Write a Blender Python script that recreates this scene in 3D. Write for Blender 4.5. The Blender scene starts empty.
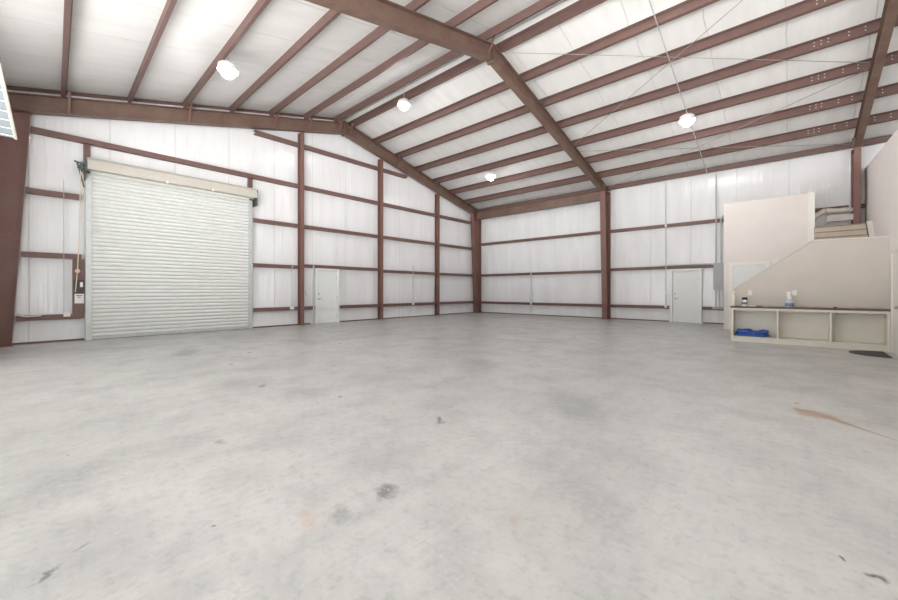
import bpy, bmesh, math, random
from mathutils import Vector, Matrix
random.seed(7)
C = bpy.context.scene
COL = C.collection
PI = math.pi

# ------------------------------------------------------------------ camera
cam_d = bpy.data.cameras.new('camera')
cam_d.sensor_width = 36.0
cam_d.lens = 378.0 / 898.0 * 36.0
cam_d.shift_y = -9.5 / 898.0
cam_d.clip_start = 0.05
cam_d.clip_end = 200
cam = bpy.data.objects.new('camera', cam_d)
COL.objects.link(cam)
cam.location = (0, 0, 1.34)
cam.rotation_euler = (PI / 2, 0, math.radians(42.0))
C.camera = cam

# ------------------------------------------------------------------ world / exposure
world = bpy.data.worlds.new('daylight')
C.world = world
world.use_nodes = True
bg = world.node_tree.nodes['Background']
# overcast daylight, plus added ground glow from behind the camera to brighten the ceiling
SKY, GROUND_GLOW = 1.6, 8.0
_wt = world.node_tree
_tc = _wt.nodes.new('ShaderNodeTexCoord'); _sp = _wt.nodes.new('ShaderNodeSeparateXYZ'); _mr = _wt.nodes.new('ShaderNodeMapRange')
_wt.links.new(_tc.outputs['Generated'], _sp.inputs[0]); _wt.links.new(_sp.outputs[2], _mr.inputs[0])
_mr.inputs[1].default_value = -0.08; _mr.inputs[2].default_value = 0.04
_mr.inputs[3].default_value = GROUND_GLOW; _mr.inputs[4].default_value = SKY
_wt.links.new(_mr.outputs[0], bg.inputs[1])
bg.inputs[0].default_value = (1.0, 0.99, 0.975, 1)
C.view_settings.view_transform = 'Standard'
C.view_settings.look = 'None'
C.view_settings.exposure = 0.34
C.view_settings.gamma = 1.0
C.view_settings.use_curve_mapping = False
LAMP = 80.0                                  # radiance of the lamp globes
try:
    C.cycles.use_denoising = True
    C.cycles.max_bounces = 10
    C.cycles.diffuse_bounces = 8
    C.cycles.sample_clamp_indirect = 6.0
except Exception:
    pass

# ------------------------------------------------------------------ materials
def srgb(r, g, b):
    f = lambda c: (c / 255 / 12.92) if c / 255 <= 0.04045 else ((c / 255 + 0.055) / 1.055) ** 2.4
    return (f(r), f(g), f(b), 1)

class NT:
    def __init__(s, name):
        s.m = bpy.data.materials.new(name)
        s.m.use_nodes = True
        s.t = s.m.node_tree
        s.b = s.t.nodes['Principled BSDF']
    def n(s, typ, **kw):
        nd = s.t.nodes.new(typ)
        for k, v in kw.items():
            setattr(nd, k, v)
        return nd
    def l(s, a, b):
        s.t.links.new(a, b)
    def val(s, sock, v):
        if hasattr(v, 'links') or isinstance(v, bpy.types.NodeSocket):
            s.l(v, sock)
        else:
            sock.default_value = v
    def math(s, op, a, b=0.0, clamp=False):
        nd = s.n('ShaderNodeMath', operation=op)
        nd.use_clamp = clamp
        s.val(nd.inputs[0], a); s.val(nd.inputs[1], b)
        return nd.outputs[0]
    def mix(s, f, a, b):
        nd = s.n('ShaderNodeMix', data_type='RGBA')
        s.val(nd.inputs[0], f); s.val(nd.inputs[6], a); s.val(nd.inputs[7], b)
        return nd.outputs[2]
    def ramp(s, v, lo, hi):
        nd = s.n('ShaderNodeMapRange')
        nd.clamp = True
        s.val(nd.inputs[0], v)
        nd.inputs[1].default_value = lo; nd.inputs[2].default_value = hi
        return nd.outputs[0]
    def pos(s):
        return s.n('ShaderNodeNewGeometry').outputs['Position']
    def mapping(s, vec, scale=(1, 1, 1), loc=(0, 0, 0), rot=(0, 0, 0)):
        nd = s.n('ShaderNodeMapping')
        s.l(vec, nd.inputs[0])
        nd.inputs[1].default_value = loc; nd.inputs[2].default_value = rot; nd.inputs[3].default_value = scale
        return nd.outputs[0]
    def noise(s, vec, scale, detail=4, rough=0.55):
        nd = s.n('ShaderNodeTexNoise')
        s.l(vec, nd.inputs['Vector'])
        nd.inputs['Scale'].default_value = scale
        nd.inputs['Detail'].default_value = detail
        nd.inputs['Roughness'].default_value = rough
        return nd.outputs[0]
    def bump(s, h, strength, dist):
        nd = s.n('ShaderNodeBump')
        nd.inputs['Strength'].default_value = strength
        nd.inputs['Distance'].default_value = dist
        s.l(h, nd.inputs['Height'])
        s.l(nd.outputs[0], s.b.inputs['Normal'])

def simple(name, col, rough=0.5, metal=0.0, var=0.06, scale=6.0, spec=0.5):
    k = NT(name)
    no = k.noise(k.pos(), scale, 3)
    dark = tuple(c * (1 - var) for c in col[:3]) + (1,)
    lite = tuple(min(1, c * (1 + var)) for c in col[:3]) + (1,)
    k.l(k.mix(k.ramp(no, 0.3, 0.7), dark, lite), k.b.inputs['Base Color'])
    k.b.inputs['Roughness'].default_value = rough
    k.b.inputs['Metallic'].default_value = metal
    k.b.inputs['Specular IOR Level'].default_value = spec
    return k.m

def steel(name, col, dirt, amount):
    k = NT(name)
    p = k.pos()
    n1 = k.ramp(k.noise(p, 2.2, 5, 0.65), 0.38, 0.68)
    n2 = k.ramp(k.noise(p, 14, 4, 0.6), 0.45, 0.75)
    base = k.mix(n2, col, tuple(c * 0.82 for c in col[:3]) + (1,))
    f = k.math('MULTIPLY', n1, amount)
    k.l(k.mix(f, base, dirt), k.b.inputs['Base Color'])
    k.b.inputs['Roughness'].default_value = 0.5
    return k.m

def vinyl_wall(name, along):
    """white vinyl-faced insulation: fine vertical wrinkles and seams; along = 0 (x) or 1 (y)"""
    k = NT(name)
    p = k.pos()
    sep = k.n('ShaderNodeSeparateXYZ'); k.l(p, sep.inputs[0])
    u, z = sep.outputs[along], sep.outputs[2]
    cmb = k.n('ShaderNodeCombineXYZ'); k.l(u, cmb.inputs[0]); k.l(z, cmb.inputs[2])
    v = cmb.outputs[0]
    wr = k.noise(k.mapping(v, (7.5, 1, 0.55)), 1.0, 4, 0.6)
    wr2 = k.noise(k.mapping(v, (2.2, 1, 0.45)), 1.0, 2, 0.5)
    seam = k.math('PINGPONG', u, 0.76)
    seamline = k.math('SUBTRACT', 1.0, k.ramp(seam, 0.0, 0.022))
    rib = k.math('PINGPONG', u, 0.152)
    ribl = k.math('SUBTRACT', 1.0, k.ramp(rib, 0.0, 0.03))
    h = k.math('ADD', k.math('ADD', wr, k.math('MULTIPLY', wr2, 1.6)), k.math('MULTIPLY', seamline, 0.35))
    h = k.math('ADD', h, k.math('MULTIPLY', ribl, 0.12))
    c = k.mix(k.ramp(wr2, 0.3, 0.7), srgb(227, 228, 229), srgb(236, 237, 238))
    c = k.mix(k.math('MULTIPLY', seamline, 0.22), c, srgb(176, 176, 180))
    k.l(c, k.b.inputs['Base Color'])
    k.b.inputs['Roughness'].default_value = 0.13
    k.bump(h, 0.9, 0.022)
    return k.m

def vinyl_ceiling(name):
    k = NT(name)
    p = k.pos()
    wr = k.noise(k.mapping(p, (3.2, 0.7, 1)), 1.0, 4, 0.6)
    sep = k.n('ShaderNodeSeparateXYZ'); k.l(p, sep.inputs[0])
    wob = k.math('MULTIPLY', k.noise(k.mapping(p, (0.6, 1.4, 1)), 1.0, 2), 0.10)
    seam = k.math('PINGPONG', k.math('ADD', sep.outputs[0], wob), 0.76)
    seamline = k.math('SUBTRACT', 1.0, k.ramp(seam, 0.0, 0.014))
    c = k.mix(k.ramp(wr, 0.3, 0.7), srgb(224, 223, 221), srgb(233, 232, 230))
    c = k.mix(k.math('MULTIPLY', seamline, 0.35), c, srgb(170, 168, 166))
    k.l(c, k.b.inputs['Base Color'])
    k.b.inputs['Roughness'].default_value = 0.62
    k.b.inputs['Specular IOR Level'].default_value = 0.15
    k.bump(k.math('ADD', wr, k.math('MULTIPLY', seamline, 0.5)), 0.8, 0.03)
    return k.m

def concrete():
    k = NT('polished_concrete')
    p = k.pos()
    big = k.noise(p, 0.35, 5, 0.62)
    mid = k.noise(k.mapping(p, (1, 1, 1), rot=(0, 0, 0.6)), 1.6, 6, 0.68)
    fine = k.noise(p, 14, 5, 0.7)
    streak = k.noise(k.mapping(p, (5.0, 0.7, 1), rot=(0, 0, -0.7)), 1.0, 5, 0.7)
    c = k.mix(k.ramp(big, 0.3, 0.7), srgb(178, 178, 174), srgb(194, 193, 190))
    c = k.mix(k.math('MULTIPLY', k.ramp(mid, 0.48, 0.78), 0.5), c, srgb(146, 146, 146))
    c = k.mix(k.math('MULTIPLY', k.ramp(streak, 0.5, 0.75), 0.3), c, srgb(148, 149, 150))
    c = k.mix(k.math('MULTIPLY', k.ramp(streak, 0.48, 0.25), 0.3), c, srgb(196, 195, 190))
    blot = k.noise(p, 0.9, 8, 0.72)
    c = k.mix(k.math('MULTIPLY', k.ramp(blot, 0.5, 0.66), 0.5), c, srgb(150, 150, 151))
    c = k.mix(k.math('MULTIPLY', k.ramp(blot, 0.46, 0.34), 0.4), c, srgb(204, 203, 199))
    c = k.mix(k.math('MULTIPLY', k.ramp(fine, 0.5, 0.72), 0.4), c, srgb(134, 134, 134))
    flat = k.mapping(p, (1, 1, 0))
    wn = k.n('ShaderNodeTexNoise'); k.l(flat, wn.inputs['Vector'])
    wn.inputs['Scale'].default_value = 9; wn.inputs['Detail'].default_value = 4
    off = k.n('ShaderNodeVectorMath', operation='MULTIPLY_ADD')
    k.l(wn.outputs['Color'], off.inputs[0]); off.inputs[1].default_value = (0.16, 0.16, 0); off.inputs[2].default_value = (-0.08, -0.08, 0)
    wp = k.n('ShaderNodeVectorMath', operation='ADD'); k.l(flat, wp.inputs[0]); k.l(off.outputs[0], wp.inputs[1])
    def blob(x, y, rx, ry, rot, soft=0.35, warp=True):
        m1 = k.n('ShaderNodeVectorMath', operation='SUBTRACT'); k.l(wp.outputs[0] if warp else flat, m1.inputs[0]); m1.inputs[1].default_value = (x, y, 0)
        m2 = k.mapping(k.mapping(m1.outputs[0], rot=(0, 0, rot)), (1 / rx, 1 / ry, 1))
        ln = k.n('ShaderNodeVectorMath', operation='LENGTH'); k.l(m2, ln.inputs[0])
        return k.ramp(ln.outputs['Value'], 1.0, 1.0 - soft)
    speck = k.ramp(k.noise(p, 30, 4, 0.7), 0.28, 0.5)
    # (x, y, rx, ry, rot, strength, colour)
    A = srgb(82, 82, 82)
    marks = [
        (-2.0, 1.60, 0.13, 0.10, 0.6, 0.75, A), (-5.50, 2.18, 0.11, 0.06, 0.7, 0.8, A),
        (-2.70, 2.85, 0.12, 0.035, 0.9, 0.85, A), (-2.62, 2.80, 0.035, 0.05, 0.2, 0.7, A), (-2.04, 3.23, 0.05, 0.03, 0.2, 0.6, A),
        (-2.0, 1.25, 0.11, 0.08, 0.3, 0.35, A),
        (-3.75, 1.12, 0.09, 0.06, 0.3, 0.5, A), (-2.60, 0.05, 0.09, 0.02, 0.9, 0.7, A),
        (-2.75, 0.17, 0.07, 0.014, 1.1, 0.6, A), (-2.45, 0.70, 0.02, 0.02, 0, 0.8, A),
        (0.30, 2.666, 0.045, 0.03, 0.2, 0.9, srgb(74, 74, 66)), (0.175, 2.725, 0.02, 0.012, 0.7, 0.9, srgb(74, 66, 58)),
        (-9.8, 2.3, 0.75, 0.30, 0.3, 0.4, A), (-3.7, 0.1, 0.9, 0.3, 0.8, 0.25, srgb(108, 110, 110)),
        (-1.9, 4.25, 0.9, 0.35, 0.9, 0.35, srgb(120, 122, 126)), (-4.2, 5.4, 1.3, 0.45, 0.9, 0.3, srgb(120, 122, 126)),
        (-0.9, 2.4, 0.5, 0.22, 0.8, 0.25, srgb(120, 122, 126)), (-1.2, 1.4, 0.5, 0.2, 0.8, 0.2, srgb(120, 122, 126)),
        (-2.10, 1.10, 0.16, 0.08, 0.3, 0.3, srgb(184, 152, 126)), (-1.2, 1.9, 0.12, 0.06, 0.5, 0.25, srgb(184, 152, 126)),
    ]
    for x, y, rx, ry, ro, st, colr in marks:
        f = k.math('MULTIPLY', blob(x, y, rx, ry, ro, 0.6), st)
        f = k.math('MULTIPLY', f, speck)
        c = k.mix(f, c, colr)
    tan = srgb(154, 126, 100)
    for x, y, rx, ry, ro, w in ((0.19, 5.69, 0.22, 0.19, 0.6, True), (0.09, 5.79, 0.09, 0.07, 0.8, True), (0.36, 5.58, 0.18, 0.08, 0.85, True), (0.52, 5.40, 0.34, 0.028, 0.85, False), (0.85, 5.03, 0.4, 0.018, 0.85, False)):
        c = k.mix(k.math('MULTIPLY', blob(x, y, rx, ry, ro, 0.45, w), 0.8), c, tan)
    # snapped chalk line
    sep = k.n('ShaderNodeSeparateXYZ'); k.l(p, sep.inputs[0])
    ch = k.math('COMPARE', sep.outputs[0], -6.06); ch.node.inputs[2].default_value = 0.009
    ch = k.math('MULTIPLY', ch, k.ramp(k.noise(p, 3, 3), 0.35, 0.6))
    ch = k.math('MULTIPLY', ch, k.ramp(sep.outputs[1], 7.0, 3.0))
    c = k.mix(k.math('MULTIPLY', ch, 0.45), c, srgb(140, 100, 86))
    scr = k.noise(k.mapping(p, (26, 2.4, 1), rot=(0, 0, -0.75)), 1.0, 3, 0.7)
    scr2 = k.noise(k.mapping(p, (3.2, 22, 1), rot=(0, 0, 0.35)), 1.0, 3, 0.7)
    c = k.mix(k.math('MULTIPLY', k.ramp(scr, 0.58, 0.74), 0.16), c, srgb(140, 140, 140))
    c = k.mix(k.math('MULTIPLY', k.ramp(scr2, 0.58, 0.74), 0.3), c, srgb(196, 195, 192))
    k.l(c, k.b.inputs['Base Color'])
    r = k.n('ShaderNodeMapRange'); k.l(mid, r.inputs[0]); r.inputs[1].default_value = 0.3; r.inputs[2].default_value = 0.7
    r.inputs[3].default_value = 0.26; r.inputs[4].default_value = 0.46
    k.l(r.outputs[0], k.b.inputs['Roughness'])
    k.bump(k.math('ADD', mid, k.math('MULTIPLY', fine, 0.4)), 0.12, 0.01)
    return k.m

def emissive(name, col, strength):
    k = NT(name)
    k.b.inputs['Base Color'].default_value = col
    k.b.inputs['Emission Color'].default_value = col
    k.b.inputs['Emission Strength'].default_value = strength
    return k.m

M = dict(
    frame=steel('red_oxide_frame_steel', srgb(112, 84, 74), srgb(122, 106, 90), 0.8),
    column=steel('red_oxide_column_steel', srgb(122, 85, 77), srgb(124, 100, 88), 0.45),
    purlin=steel('red_oxide_purlin_steel', srgb(112, 87, 81), srgb(98, 78, 73), 0.5),
    girt=steel('red_oxide_girt_steel', srgb(113, 84, 77), srgb(100, 77, 70), 0.5),
    bolt=simple('zinc_bolt', srgb(215, 212, 206), 0.35, 0.6),
    wall_l=vinyl_wall('white_vinyl_gable', 1), wall_b=vinyl_wall('white_vinyl_eave', 0), ceil=vinyl_ceiling('white_vinyl_ceiling'),
    concrete=concrete(),
    slat=simple('white_enamel_slats', srgb(218, 220, 217), 0.4, 0.0, 0.03),
    guide=simple('galvanised_guide', srgb(196, 200, 198), 0.42, 0.3),
    hood=simple('cream_enamel_hood', srgb(192, 187, 177), 0.45, 0.0, 0.04),
    bracket=simple('dark_green_iron', srgb(84, 94, 88), 0.5, 0.2),
    door=simple('pale_grey_door_paint', srgb(226, 229, 227), 0.45, 0.0, 0.02),
    dframe=simple('pale_grey_frame_paint', srgb(232, 234, 231), 0.45, 0.0, 0.02),
    dark=simple('dark_rubber', srgb(62, 62, 62), 0.6),
    chrome=simple('brushed_nickel', srgb(170, 168, 162), 0.3, 0.9),
    conduit=simple('galvanised_conduit', srgb(192, 194, 196), 0.4, 0.35),
    panelbox=simple('grey_enamel_panel', srgb(168, 172, 172), 0.45, 0.0, 0.03),
    white=simple('white_trim_paint', srgb(232, 229, 222), 0.45, 0.0, 0.02),
    cream=simple('cream_trim_paint', srgb(226, 220, 206), 0.5, 0.0, 0.02),
    cabinet=simple('pale_sage_cabinet_paint', srgb(222, 218, 206), 0.5, 0.0, 0.02),
    beige=simple('beige_wall_paint', srgb(226, 219, 214), 0.65, 0.0, 0.02, 2.0),
    shaded=simple('shaded_wall_paint', srgb(200, 193, 184), 0.65, 0.0, 0.03, 2.0),  # wall paint darkened: shade from the lamp behind is in the colour
    pink=simple('pale_wall_paint', srgb(235, 228, 224), 0.65, 0.0, 0.02, 2.0),
    wood=simple('dark_stained_wood', srgb(84, 66, 52), 0.45, 0.0, 0.25, 12),
    tread=simple('raw_pine_tread', srgb(196, 184, 168), 0.6, 0.0, 0.08, 9),
    towel=simple('royal_blue_cloth', srgb(62, 94, 172), 0.85, 0.0, 0.35, 9),
    mat=simple('charcoal_mat', srgb(72, 72, 72), 0.9, 0.0, 0.15, 30),
    blueplastic=simple('pale_blue_plastic', srgb(186, 196, 208), 0.3, 0.0, 0.1),
    bluelabel=simple('slate_blue_label', srgb(112, 126, 150), 0.5, 0.0, 0.3, 40),
    label=simple('white_label', srgb(232, 230, 226), 0.5, 0.0, 0.02),
    red=simple('red_print', srgb(176, 60, 52), 0.5),
    duct=simple('white_foil_wrap', srgb(226, 221, 212), 0.35, 0.0, 0.1, 18),
    diff=simple('frosted_lens', srgb(98, 106, 110), 0.6, 0.0, 0.04),
    cord=simple('ivory_cord', srgb(216, 200, 180), 0.6),
    cable=simple('steel_cable', srgb(158, 150, 144), 0.45, 0.3),
    shade=simple('lamp_housing_grey', srgb(150, 150, 152), 0.4, 0.3),
    lamp=emissive('lit_lamp_globe', (1.0, 0.97, 0.98, 1), LAMP),
    paper=simple('tan_paper', srgb(196, 178, 150), 0.8),
    nosing=simple('dark_pine_tread', srgb(150, 136, 120), 0.6, 0.0, 0.1, 9),  # darker than the risers so the step lines stand out
    fixture=simple('fixture_enamel', srgb(140, 134, 125), 0.5),
    black=simple('black_plastic', srgb(38, 36, 36), 0.4),
)

# ------------------------------------------------------------------ mesh helpers
class MB:
    def __init__(s):
        s.bm = bmesh.new()
    def box(s, x0, x1, y0, y1, z0, z1):
        c = [s.bm.verts.new(p) for p in ((x0, y0, z0), (x1, y0, z0), (x1, y1, z0), (x0, y1, z0), (x0, y0, z1), (x1, y0, z1), (x1, y1, z1), (x0, y1, z1))]
        for f in ((0, 3, 2, 1), (4, 5, 6, 7), (0, 1, 5, 4), (1, 2, 6, 5), (2, 3, 7, 6), (3, 0, 4, 7)):
            s.bm.faces.new([c[i] for i in f])
        return s
    def loft(s, ring_a, ring_b, caps=True):
        a = [s.bm.verts.new(p) for p in ring_a]; b = [s.bm.verts.new(p) for p in ring_b]
        n = len(a)
        for i in range(n):
            j = (i + 1) % n
            s.bm.faces.new((a[i], a[j], b[j], b[i]))
        if caps:
            s.bm.faces.new(a[::-1]); s.bm.faces.new(b)
        return s
    def prism_x(s, pts, x0, x1):      # pts in (y, z)
        return s.loft([(x0, y, z) for y, z in pts], [(x1, y, z) for y, z in pts])
    def prism_y(s, pts, y0, y1):      # pts in (x, z)
        return s.loft([(x, y0, z) for x, z in pts], [(x, y1, z) for x, z in pts])
    def prism_z(s, pts, z0, z1):
        return s.loft([(x, y, z0) for x, y in pts], [(x, y, z1) for x, y in pts])
    def tube(s, path, r, seg=8):
        path = [Vector(p) for p in path]
        rings = []
        up = Vector((0, 0, 1))
        for i, p in enumerate(path):
            if i == 0: d = path[1] - p
            elif i == len(path) - 1: d = p - path[i - 1]
            else: d = (path[i + 1] - p).normalized() + (p - path[i - 1]).normalized()
            d.normalize()
            a = d.cross(up)
            if a.length < 1e-3: a = Vector((1, 0, 0))
            a.normalize(); b = d.cross(a).normalized()
            rr = r[i] if isinstance(r, (list, tuple)) else r
            rings.append([s.bm.verts.new(p + (a * math.cos(2 * PI * k / seg) + b * math.sin(2 * PI * k / seg)) * rr) for k in range(seg)])
        for A, B in zip(rings, rings[1:]):
            for k in range(seg):
                j = (k + 1) % seg
                s.bm.faces.new((A[k], A[j], B[j], B[k]))
        s.bm.faces.new(rings[0][::-1]); s.bm.faces.new(rings[-1])
        return s
    def lathe(s, c, prof, seg=24):    # prof: (radius, z) about vertical axis at c
        rings = []
        for r, z in prof:
            if r < 1e-5:
                rings.append([s.bm.verts.new((c[0], c[1], c[2] + z))])
            else:
                rings.append([s.bm.verts.new((c[0] + r * math.cos(2 * PI * k / seg), c[1] + r * math.sin(2 * PI * k / seg), c[2] + z)) for k in range(seg)])
        for A, B in zip(rings, rings[1:]):
            for k in range(seg):
                j = (k + 1) % seg
                if len(A) == 1 and len(B) == 1: continue
                if len(A) == 1: s.bm.faces.new((A[0], B[j], B[k]))
                elif len(B) == 1: s.bm.faces.new((A[k], A[j], B[0]))
                else: s.bm.faces.new((A[k], A[j], B[j], B[k]))
        if len(rings[0]) > 1: s.bm.faces.new(rings[0][::-1])
        if len(rings[-1]) > 1: s.bm.faces.new(rings[-1])
        return s
    def bar(s, a, b, w, t, up=(0, 0, 1)):   # flat bar from a to b
        a = Vector(a); b = Vector(b); d = (b - a).normalized()
        u = d.cross(Vector(up))
        if u.length < 1e-3: u = Vector((1, 0, 0))
        u.normalize(); v = d.cross(u).normalized()
        o = [u * w / 2 + v * t / 2, -u * w / 2 + v * t / 2, -u * w / 2 - v * t / 2, u * w / 2 - v * t / 2]
        return s.loft([a + q for q in o], [b + q for q in o])
    def build(s, name, mat, parent=None, smooth=False, bevel=0.0):
        bmesh.ops.recalc_face_normals(s.bm, faces=s.bm.faces)
        me = bpy.data.meshes.new(name)
        root = parent
        off = Vector((0, 0, 0))
        while root is not None:
            off += Vector(root.location); root = root.parent
        # a thing that is one mesh gets its origin at its own base
        if parent is None and s.bm.verts:
            xs = [v.co.x for v in s.bm.verts]; ys = [v.co.y for v in s.bm.verts]; zs = [v.co.z for v in s.bm.verts]
            off = Vector(((min(xs) + max(xs)) / 2, (min(ys) + max(ys)) / 2, min(zs)))
        for v in s.bm.verts: v.co -= off
        s.bm.to_mesh(me); s.bm.free()
        if smooth:
            for p in me.polygons: p.use_smooth = True
        o = bpy.data.objects.new(name, me)
        COL.objects.link(o)
        me.materials.append(mat)
        if parent is None: o.location = off
        else: o.parent = parent
        if bevel:
            b = o.modifiers.new('bevel', 'BEVEL'); b.width = bevel; b.segments = 2; b.limit_method = 'ANGLE'
        return o

def tag(o, label, cat, group=None, kind=None):
    o['label'] = label; o['category'] = cat
    if group: o['group'] = group
    if kind: o['kind'] = kind
    return o
def thing(name, label, cat, loc=(0, 0, 0), group=None, kind=None):
    o = bpy.data.objects.new(name, None); COL.objects.link(o)
    o.location = loc; o.empty_display_size = 0.2
    return tag(o, label, cat, group, kind)
def struct(o, label=None, cat=None):
    o['kind'] = 'structure'
    if label: o['label'] = label
    if cat: o['category'] = cat
    return o
def dup(root, loc, label, group=None):
    r = root.copy(); COL.objects.link(r); r.location = loc; r['label'] = label
    if group: r['group'] = group
    for ch in list(root.children):
        c = ch.copy(); COL.objects.link(c); c.parent = r
        for g in list(ch.children):
            d = g.copy(); COL.objects.link(d); d.parent = c
    return r

# ------------------------------------------------------------------ building dimensions
XG, YB, YN = -14.22, 18.45, -0.78        # gable wall face, far eave wall face, near eave line
XE = 8.0                                 # roof runs on over the offices
YR, ZR, SL = 8.89, 8.41, 0.25            # ridge line, purlin underside at the ridge, roof slope
PH = 0.25                                # purlin depth
def zp(y): return ZR - SL * abs(y - YR)
def zb(y): return 7.94 - (0.235 if y > YR else 0.247) * abs(y - YR)   # rafter underside
F1, F2, FG = -6.38, 1.61, -14.0
def xr(y): return 1.85 - 0.0322 * (18.4 - y)   # office wall face

# ------------------------------------------------------------------ shell
struct(MB().box(XG - 0.15, XE, -1.2, YB + 0.15, -0.2, 0).build('floor', M['concrete']), 'grey polished concrete floor with scuffs and a tan spill', 'floor')
struct(MB().prism_x([(YN, 0), (YB, 0), (YB, zp(YB) + PH), (YR, ZR + PH), (YN, zp(YN) + PH)], XG - 0.15, XG).build('wall_left', M['wall_l']), 'gable wall of white vinyl-faced insulation', 'wall')
struct(MB().box(XG - 0.15, XE, YB, YB + 0.15, 0, zp(YB) + PH).build('wall_back', M['wall_b']), 'far side wall of white vinyl-faced insulation', 'wall')
struct(MB().prism_x([(YN, 0), (YB, 0), (YB, zp(YB) + PH), (YR, ZR + PH), (YN, zp(YN) + PH)], XE, XE + 0.15).build('wall_end', M['wall_l']), 'unseen end wall beyond the offices, added to block daylight', 'wall')  # out of view, added to stop daylight flooding the right ceiling
zt = lambda y: zp(y) + PH
struct(MB().box(XG - 0.15, -10.8, YN - 0.15, YN, 0, zt(YN)).build('wall_front', M['wall_b']), 'near side wall of white vinyl-faced insulation', 'wall')  # unseen wall, its length set to keep daylight off the gable
struct(MB().box(-10.8, XE, YN - 0.15, YN, 5.2, zt(YN)).build('wall_shade_strip', M['wall_b']), 'unseen header added on the near side to shade the ceiling', 'wall')  # unseen strip added to keep the ground glow off the ceiling by the eave
def D(s, v): return s * (v + (0.14 if s < 0 else -0.02))
struct(MB().prism_x([(YN - 0.15, zt(YN - 0.15)), (YR, zt(YR)), (YB + 0.15, zt(YB + 0.15)), (YB + 0.15, zt(YB + 0.15) + 0.12), (YR, zt(YR) + 0.12), (YN - 0.15, zt(YN - 0.15) + 0.12)], XG - 0.15, XE).build('ceiling', M['ceil']), 'sloping ceiling of white vinyl-faced insulation', 'ceiling')
# office wall on the right, its top falling towards the camera
def rw(y0, y1, za, zc, t=0.13):
    m = MB()
    m.loft([(xr(y0), y0, 0), (xr(y0) + t, y0, 0), (xr(y0) + t, y0, za), (xr(y0), y0, za)], [(xr(y1), y1, 0), (xr(y1) + t, y1, 0), (xr(y1) + t, y1, zc), (xr(y1), y1, zc)])
    return m
struct(rw(5.5, YB, 3.95, 5.35).build('wall_right', M['pink']), 'pale painted office wall on the right', 'wall')
# base angle and rake angle
struct(MB().box(XG, XG + 0.05, YN, 1.0, 0, 0.045).build('baseboard_left', M['girt']))
struct(MB().box(XG, XG + 0.05, 5.3, 7.5, 0, 0.045).build('baseboard_left', M['girt']))
struct(MB().box(XG, XG + 0.05, 8.7, YB, 0, 0.045).build('baseboard_left', M['girt']))
struct(MB().box(XG, -3.85, YB - 0.05, YB, 0, 0.045).build('baseboard_back', M['girt']))
struct(MB().box(-2.62, -1.75, YB - 0.05, YB, 0, 0.045).build('baseboard_back', M['girt']))
k = MB()
k.prism_x([(YN, zt(YN) - 0.09), (YR, zt(YR) - 0.09), (YR, zt(YR) - 0.005), (YN, zt(YN) - 0.005)], XG, XG + 0.05)
struct(k.build('trim_1', M['girt']))
k = MB()
k.prism_x([(YR, zt(YR) - 0.09), (YB, zt(YB) - 0.09), (YB, zt(YB) - 0.005), (YR, zt(YR) - 0.005)], XG, XG + 0.05)
struct(k.build('trim_2', M['girt']))

# ------------------------------------------------------------------ rigid frames
def i_rafter(x, s, web_mat=None):
    """tapered I-beam from near the ridge to the eave; s = +1 far slope, -1 near slope"""
    m = MB()
    fl, tf, tw = (0.22 if x < 0 else 0.17), 0.02, 0.014
    y0, y1 = YR + s * 0.012, YR + D(s, 9.30)
    tp = lambda y: zp(y) - 0.004
    def q(ya, yb, f0, f1, w):
        m.loft([(x - w / 2, ya, f0(ya)), (x + w / 2, ya, f0(ya)), (x + w / 2, ya, f1(ya)), (x - w / 2, ya, f1(ya))],
               [(x - w / 2, yb, f0(yb)), (x + w / 2, yb, f0(yb)), (x + w / 2, yb, f1(yb)), (x - w / 2, yb, f1(yb))])
    yk = YR + D(s, 8.72)          # the lower flange stops at the column
    q(y0, yk, zb, lambda y: zb(y) + tf, fl)
    q(y0, y1, lambda y: tp(y) - tf, tp, fl)
    q(y0, y1, lambda y: zb(y) + tf, lambda y: tp(y) - tf, tw)
    return m
def i_column(x, s):
    m = MB()
    fl, tf = (0.24 if x < 0 else 0.16), 0.02
    yo = YR + D(s, 9.46)
    yi0, yi1 = YR + D(s, 9.03), YR + D(s, 8.72)
    ztop = zb(yi1)
    zo = zp(yo) - 0.03
    m.box(x - fl / 2, x + fl / 2, min(yo, yo - s * tf), max(yo, yo - s * tf), 0.02, zo)
    m.loft([(x - fl / 2, yi0, 0.02), (x + fl / 2, yi0, 0.02), (x + fl / 2, yi0 + s * tf, 0.02), (x - fl / 2, yi0 + s * tf, 0.02)],
           [(x - fl / 2, yi1, ztop), (x + fl / 2, yi1, ztop), (x + fl / 2, yi1 + s * tf, ztop), (x - fl / 2, yi1 + s * tf, ztop)])
    m.prism_x([(yi0 + s * tf, 0.02), (yo - s * tf, 0.02), (yo - s * tf, zb(yo)), (yi1 + s * tf, ztop)], x - 0.007, x + 0.007)
    # base plate and knee stiffener
    m.box(x - 0.14, x + 0.14, min(yo, yi0) - 0.02, max(yo, yi0) + 0.02, 0, 0.02)
    m.box(x - fl / 2, x + fl / 2, min(yi1, yo), max(yi1, yo), ztop - 0.02, ztop)
    return m
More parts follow.
